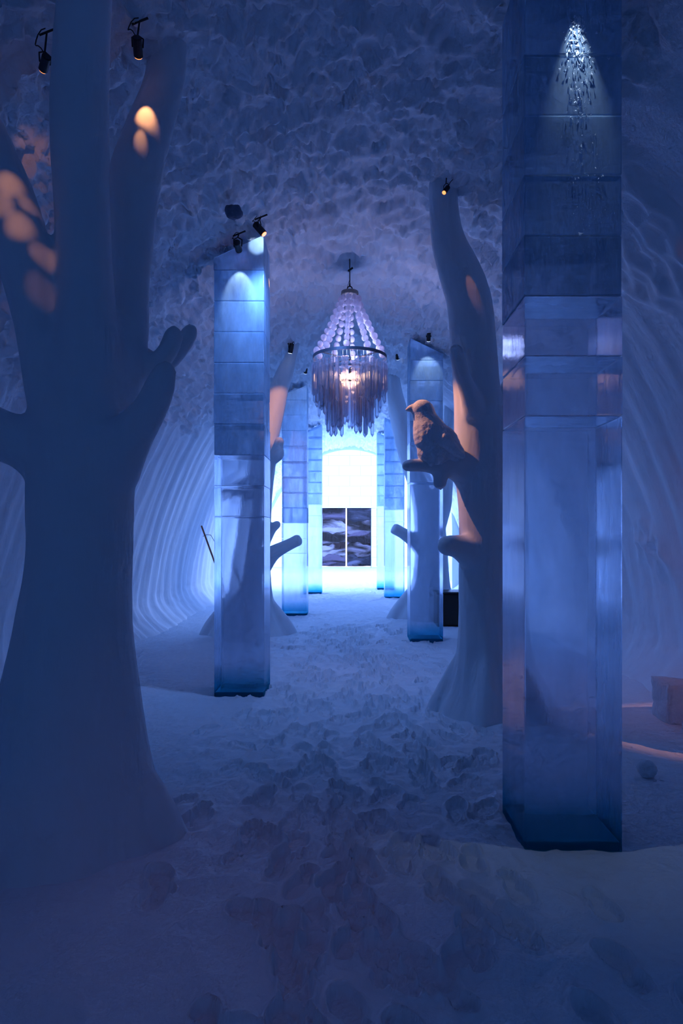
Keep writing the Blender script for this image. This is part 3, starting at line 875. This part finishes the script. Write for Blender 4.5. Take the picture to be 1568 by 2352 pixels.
# ------------------------------------------------------------------ hanging spot lamps
def spot_fixture(px, py, Y, aim, label, lens=None, size=.05, drop=.12, clamp=True):
    c = P(px, py, Y); aim = Vector(aim); d = (aim - c).normalized()
    root = empty('spotlight', c, label, 'spotlight', 'spotlights hanging from the snow vault')
    q = d.to_track_quat('Z', 'Y').to_matrix()
    r = size * .42; L_ = size * 1.7
    bm = bmesh.new(); add_cyl(bm, c - d * L_ * .5, c + d * L_ * .5, r, seg=20)
    bmesh.ops.bevel(bm, geom=[e for e in bm.edges if abs(e.calc_length() - 2 * r * math.sin(math.pi / 20)) < r * .2], offset=r * .15, segments=2, affect='EDGES')
    from_bm('barrel', bm, M_METAL, root)
    bm = bmesh.new(); add_cyl(bm, c + d * L_ * .5, c + d * (L_ * .5 + .004), r * .8, seg=20)
    from_bm('lens', bm, lens or M_LENSC, root)
    top = c + Vector((.01, 0, drop))
    bm = bmesh.new()
    side = d.cross(Vector((0, 0, 1))).normalized()
    add_path(bm, [c + side * r * 1.1, c + side * r * 1.2 + Vector((0, 0, size * .8)), c + Vector((0, 0, size * 1.1)), c - side * r * 1.2 + Vector((0, 0, size * .8)), c - side * r * 1.1], size * .07, 6)
    from_bm('yoke', bm, M_METAL, root)
    bm = bmesh.new(); add_path(bm, [c + Vector((0, 0, size * 1.1)), top], size * .09, 8)
    if clamp:
        add_cyl(bm, top + Vector((-size * .7, 0, -size * .25)), top + Vector((size * .8, 0, size * .35)), size * .1, seg=8)
    from_bm('hanger', bm, M_METAL, root)
    bm = bmesh.new()
    pts = [c - d * L_ * .45]
    for i in range(1, 9):
        t = i / 8; pts.append(pts[0].lerp(top, t) + Vector((.05 * math.sin(t * math.pi) * (1 if px > 600 else -1), -.02, .015 * math.sin(t * 9))))
    add_path(bm, pts, .003, 5)
    from_bm('cable', bm, M_METAL, root)
    return c, d


def warm_spot(c, d, aim, e, col=WARM, size=28, blend=.5, soft=.006, gobo=False):
    o = light('spot_beam', 'SPOT', c + (Vector(aim) - c).normalized() * .08, aim, e, col, spot_size=math.radians(size), spot_blend=blend, shadow_soft_size=soft)
    if gobo:
        o.data.use_nodes = True; nt = o.data.node_tree; em = nt.nodes['Emission']
        g = nt.nodes.new('ShaderNodeNewGeometry'); vt = nt.nodes.new('ShaderNodeVectorTransform'); vt.vector_type = 'NORMAL'; vt.convert_from = 'WORLD'; vt.convert_to = 'OBJECT'
        tcn = nt.nodes.new('ShaderNodeTexCoord')
        vo = nt.nodes.new('ShaderNodeTexVoronoi'); vo.inputs['Scale'].default_value = gobo
        nt.links.new(tcn.outputs['Normal'], vo.inputs['Vector'])
        mr = nt.nodes.new('ShaderNodeMapRange'); mr.inputs['From Min'].default_value = .25; mr.inputs['From Max'].default_value = .55; mr.inputs['To Min'].default_value = 1; mr.inputs['To Max'].default_value = .02
        nt.links.new(vo.outputs['Distance'], mr.inputs[0]); nt.links.new(mr.outputs[0], em.inputs['Strength'])
    return o


fx = [
    # px, py, Y, aim, lens, label, beam
    (103, 145, 3.5, P(60, 300, 3.9), M_LENS, 'small black spotlight hanging between the left and middle limbs of the big snow tree', .055, .16),
    (316, 108, 3.72, P(328, 260, 4.05), M_LENS, 'small black spotlight hanging beside the right limb of the big snow tree', .06, .14),
    (1024, 436, 5.70, P(1000, 470, 5.6), M_LENS, 'black spotlight with glowing orange rim at the top of the bird tree', .05, .18),
    (596, 526, 6.40, P(1010, 1000, 6.1), M_LENS, 'grey spotlight over the right corner of the left ice pillar', .08, .11),
    (546, 566, 6.45, P(650, 930, 10.8), M_LENS, 'grey spotlight with orange lens in front of the left ice pillar top', .08, .12),
    (973, 747, 9.85, P(960, 900, 10.1), M_LENSC, 'tiny spotlight at the upper left edge of the ice pillar behind the bird', .08, .10),
    (984, 774, 9.75, P(981, 860, 10.1), M_LENSC, 'slim spotlight hanging low before the ice pillar behind the bird', .07, .14),
    (912, 816, 11.6, P(940, 1000, 13), M_LENSC, 'pair-armed spotlight hanging right of the chandelier', .09, .09),
    (668, 800, 10.6, P(650, 900, 10.8), M_LENSC, 'dark spotlight hanging at the tip of the orange lit limb', .09, .09),
    (702, 850, 12.5, P(690, 960, 13.4), M_LENSC, 'tiny spotlight left of the chandelier, over the second left ice pillar', .08, .08),
    (1330, -60, 3.10, P(1325, 200, 3.4), M_LENSC, 'spotlight above the big ice pillar', .07, .14),
]
FX = []
for px, py, Yy, aim, lens, lab, size, drop in fx:
    if py < 0:
        FX.append((P(px, py, Yy), None)); continue
    FX.append(spot_fixture(px, py, Yy, aim, lab, lens, size, drop))
for px, py, sz, en in ((22, 425, 5.5, 60), (8, 478, 4.5, 45), (60, 455, 3.6, 40), (44, 520, 5.5, 55), (92, 565, 4.5, 38), (88, 650, 5, 16)):   # dappled pattern on the left limb
    warm_spot(Vector((-1.40, 1.9, 3.92)), None, P(px, py, 3.44), en * .5, size=sz * 1.15, blend=1)
warm_spot(*FX[1], P(337, 290, 3.95), 7, size=30, blend=.8)
warm_spot(*FX[1], P(325, 400, 3.95), 5, size=14, blend=1)
warm_spot(*FX[2], P(1069, 606, 5.85), 6, size=8, blend=.6)
warm_spot(*FX[3], P(1015, 985, 6.0), 300, size=20, blend=.5)
warm_spot(Vector((-.74, 6.45, 4.40)), None, P(643, 955, 10.7), 420, size=14, blend=.5)
ICEW = (.62, .76, 1)
warm_spot(*FX[5], P(965, 860, 10.1), 12, col=ICEW, size=60)
warm_spot(*FX[6], P(982, 870, 10.1), 12, col=ICEW, size=60)
warm_spot(P(1325, -60, 3.33), None, P(1328, 330, 3.42), 26, col=ICEW, size=40, blend=1)
warm_spot(*FX[0], P(103, 300, 3.9), 2.5, size=40)
warm_spot(FX[4][0] + Vector((-.02, 0, .02)), None, P(552, 680, 6.66), 14, col=ICEW, size=55)
warm_spot(FX[3][0] + Vector((0, 0, .02)), None, P(590, 600, 6.9), 6, col=ICEW, size=60)
warm_spot(*FX[9], P(690, 930, 13.3), 12, col=ICEW, size=60)

# wide cool washes added at three of the hanging lamps to fill the hall
for k, tg in ((3, P(760, 1500, 9)), (5, P(780, 1500, 10)), (9, P(850, 1400, 13))):
    warm_spot(FX[k][0] + Vector((.12, -.1, -.22)) * (k == 3), None, tg, 120, col=WASH, size=135, blend=1, soft=.06)
# crumpled frost cracks in the lit top of the big pillar, glittering under its lamp
rp = [o for o in COL.objects if o.name == 'ice_pillar'][0]
bm = bmesh.new(); r3 = random.Random(4)
for i in range(620):
    t = r3.random() ** 1.3
    py = 40 + 560 * t; wdt = (10 + 26 * math.sin(min(1, t * 3.2) * math.pi * .8)) if t < .4 else 20
    px = 1326 + 22 * t + r3.gauss(0, 1) * wdt * (.55 if t < .4 else 1.2)
    if t > .4 and r3.random() < .55: continue
    if r3.random() < .07: py = r3.choice((133, 268, 405, 545)) + r3.gauss(0, 2); px = r3.uniform(1295, 1412)
    if px > 1414: continue
    c = P(px, py, 3.4 - .0035); sz = r3.uniform(.0015, .0052) * (1.3 - t)
    vs = [bm.verts.new(c + Vector((r3.gauss(0, sz), -abs(r3.gauss(0, .0012)), r3.gauss(0, sz * 1.5)))) for _ in range(3)]
    b_ = bm.verts.new(c + Vector((0, .003, 0)))
    bm.faces.new(vs)
    for i_ in range(3): bm.faces.new((vs[i_], vs[(i_ + 1) % 3], b_))
tag(from_bm('frost_crystals', bm, M_BIRD, rp), 'glittering white frost streak', kind='stuff')

# ------------------------------------------------------------------ small things
# black box behind the right ice pillar
bx0, bx1 = P(1003, 0, 11.7).x, P(1064, 0, 11.7).x
zt_, ztop_ = 0, hz(1360, 11.7)
root = empty('black_box', ((bx0 + bx1) / 2, 11.9, 0), 'black box with a flat lid on the snow behind the right ice pillar', 'box')
bm = bmesh.new(); add_box(bm, ((bx0 + bx1) / 2, 12.0, ztop_ / 2 - .02), (bx1 - bx0, .55, ztop_ - .05), bevel=.015); from_bm('body', bm, M_BLACK, root)
bm = bmesh.new(); add_box(bm, ((bx0 + bx1) / 2, 12.0, ztop_ - .02), (bx1 - bx0 + .03, .58, .035), bevel=.01); from_bm('lid', bm, M_BLACK, root)
# leaning shovel
root = empty('shovel', P(531, 1400, 12.4), 'thin reddish wooden shovel leaning behind the left ice pillar', 'shovel')
p0, p1 = P(463, 1209, 13.2), P(524, 1378, 12.5)
bm = bmesh.new(); add_cyl(bm, p0, p1, .017, seg=12); add_ball(bm, p0, .017, seg=10); from_bm('handle', bm, M_WOOD, root)
d = (p1 - p0).normalized()
bm = bmesh.new(); add_box(bm, p1 + d * .12, (.26, .02, .34), d.to_track_quat('Z', 'Y').to_matrix(), bevel=.008); from_bm('blade', bm, M_BLACK, root)
a = P(484, 1228, 13.0)
bm = bmesh.new(); add_path(bm, [P(466, 1232, 13.15), P(475, 1228, 13.1), P(484, 1229, 13.05), P(492, 1243, 13.0), P(500, 1275, 12.9), P(508, 1320, 12.75), P(518, 1362, 12.6)], .005, 6)
from_bm('wire', bm, M_METAL, root)
# dark ragged lump in the vault
c = P(536, 488, 5.86)
bm = bmesh.new(); bmesh.ops.create_icosphere(bm, subdivisions=4, radius=.07, matrix=Matrix.Translation(c))
for v in bm.verts:
    dd = (v.co - c); n_ = float(fbm(np.array([dd.x * 22 + 5]), np.array([dd.z * 22 + dd.y * 13]), 3)[0])
    v.co = c + Vector((dd.x * 1.05, dd.y, dd.z * .8)) * (.55 + .9 * n_)
tag(from_bm('dark_lump', bm, M_GREY, None, True), 'small dark ragged lump stuck to the vault above the left ice pillar', 'lump')


def lump(name, c, size, label, cat, seed, mat=M_FLOOR, q=.25, box=0.0):
    bm = bmesh.new(); bmesh.ops.create_icosphere(bm, subdivisions=4, radius=1)
    for v in bm.verts:
        u = v.co.copy()
        m_ = max(abs(u.x), abs(u.y), abs(u.z)); u = u * (1 - box) + (u / m_) * box * .85
        n_ = float(fbm(np.array([v.co.x * 2 + seed]), np.array([v.co.z * 2 + v.co.y * 1.3]), 3)[0]) - .5
        u = u * (1 + q * n_ * 2)
        v.co = Vector(c) + Vector((u.x * size[0], u.y * size[1], u.z * size[2]))
    return tag(from_bm(name, bm, mat, None, True), label, cat, 'loose snow lumps by the right wall')


c = P(1556, 1640, 5.85)
lump('snow_block', (c.x, c.y, .15), (.19, .2, .22), 'squarish snow block at the foot of the right wall, at the picture edge', 'snow block', 2, q=.14, box=.8)
lump('snow_block', (c.x - .02, c.y - .42, .05), (.14, .13, .09), 'low snow chunk in front of the squarish block by the right wall', 'snow block', 9, q=.2, box=.4)
lump('snowball', (P(1485, 1775, 4.45).x, 4.45, .05), (.062, .062, .058), 'small round snowball on the floor between the big ice pillar and the snow blocks', 'snowball', 5, q=.1)
# faint pink glow on the right wall's foot and on the floor, from warm lamps out of view
light('wall_wash', 'SPOT', (1.9, 3.6, 4.0), (3.1, 6.6, .6), 45, (1, .30, .22), spot_size=math.radians(48), spot_blend=1, shadow_soft_size=.1)
light('floor_wash', 'SPOT', (-.6, 1.6, 4.5), (-.55, 3.0, 0), 10, (1, .30, .25), spot_size=math.radians(34), spot_blend=1, shadow_soft_size=.1)
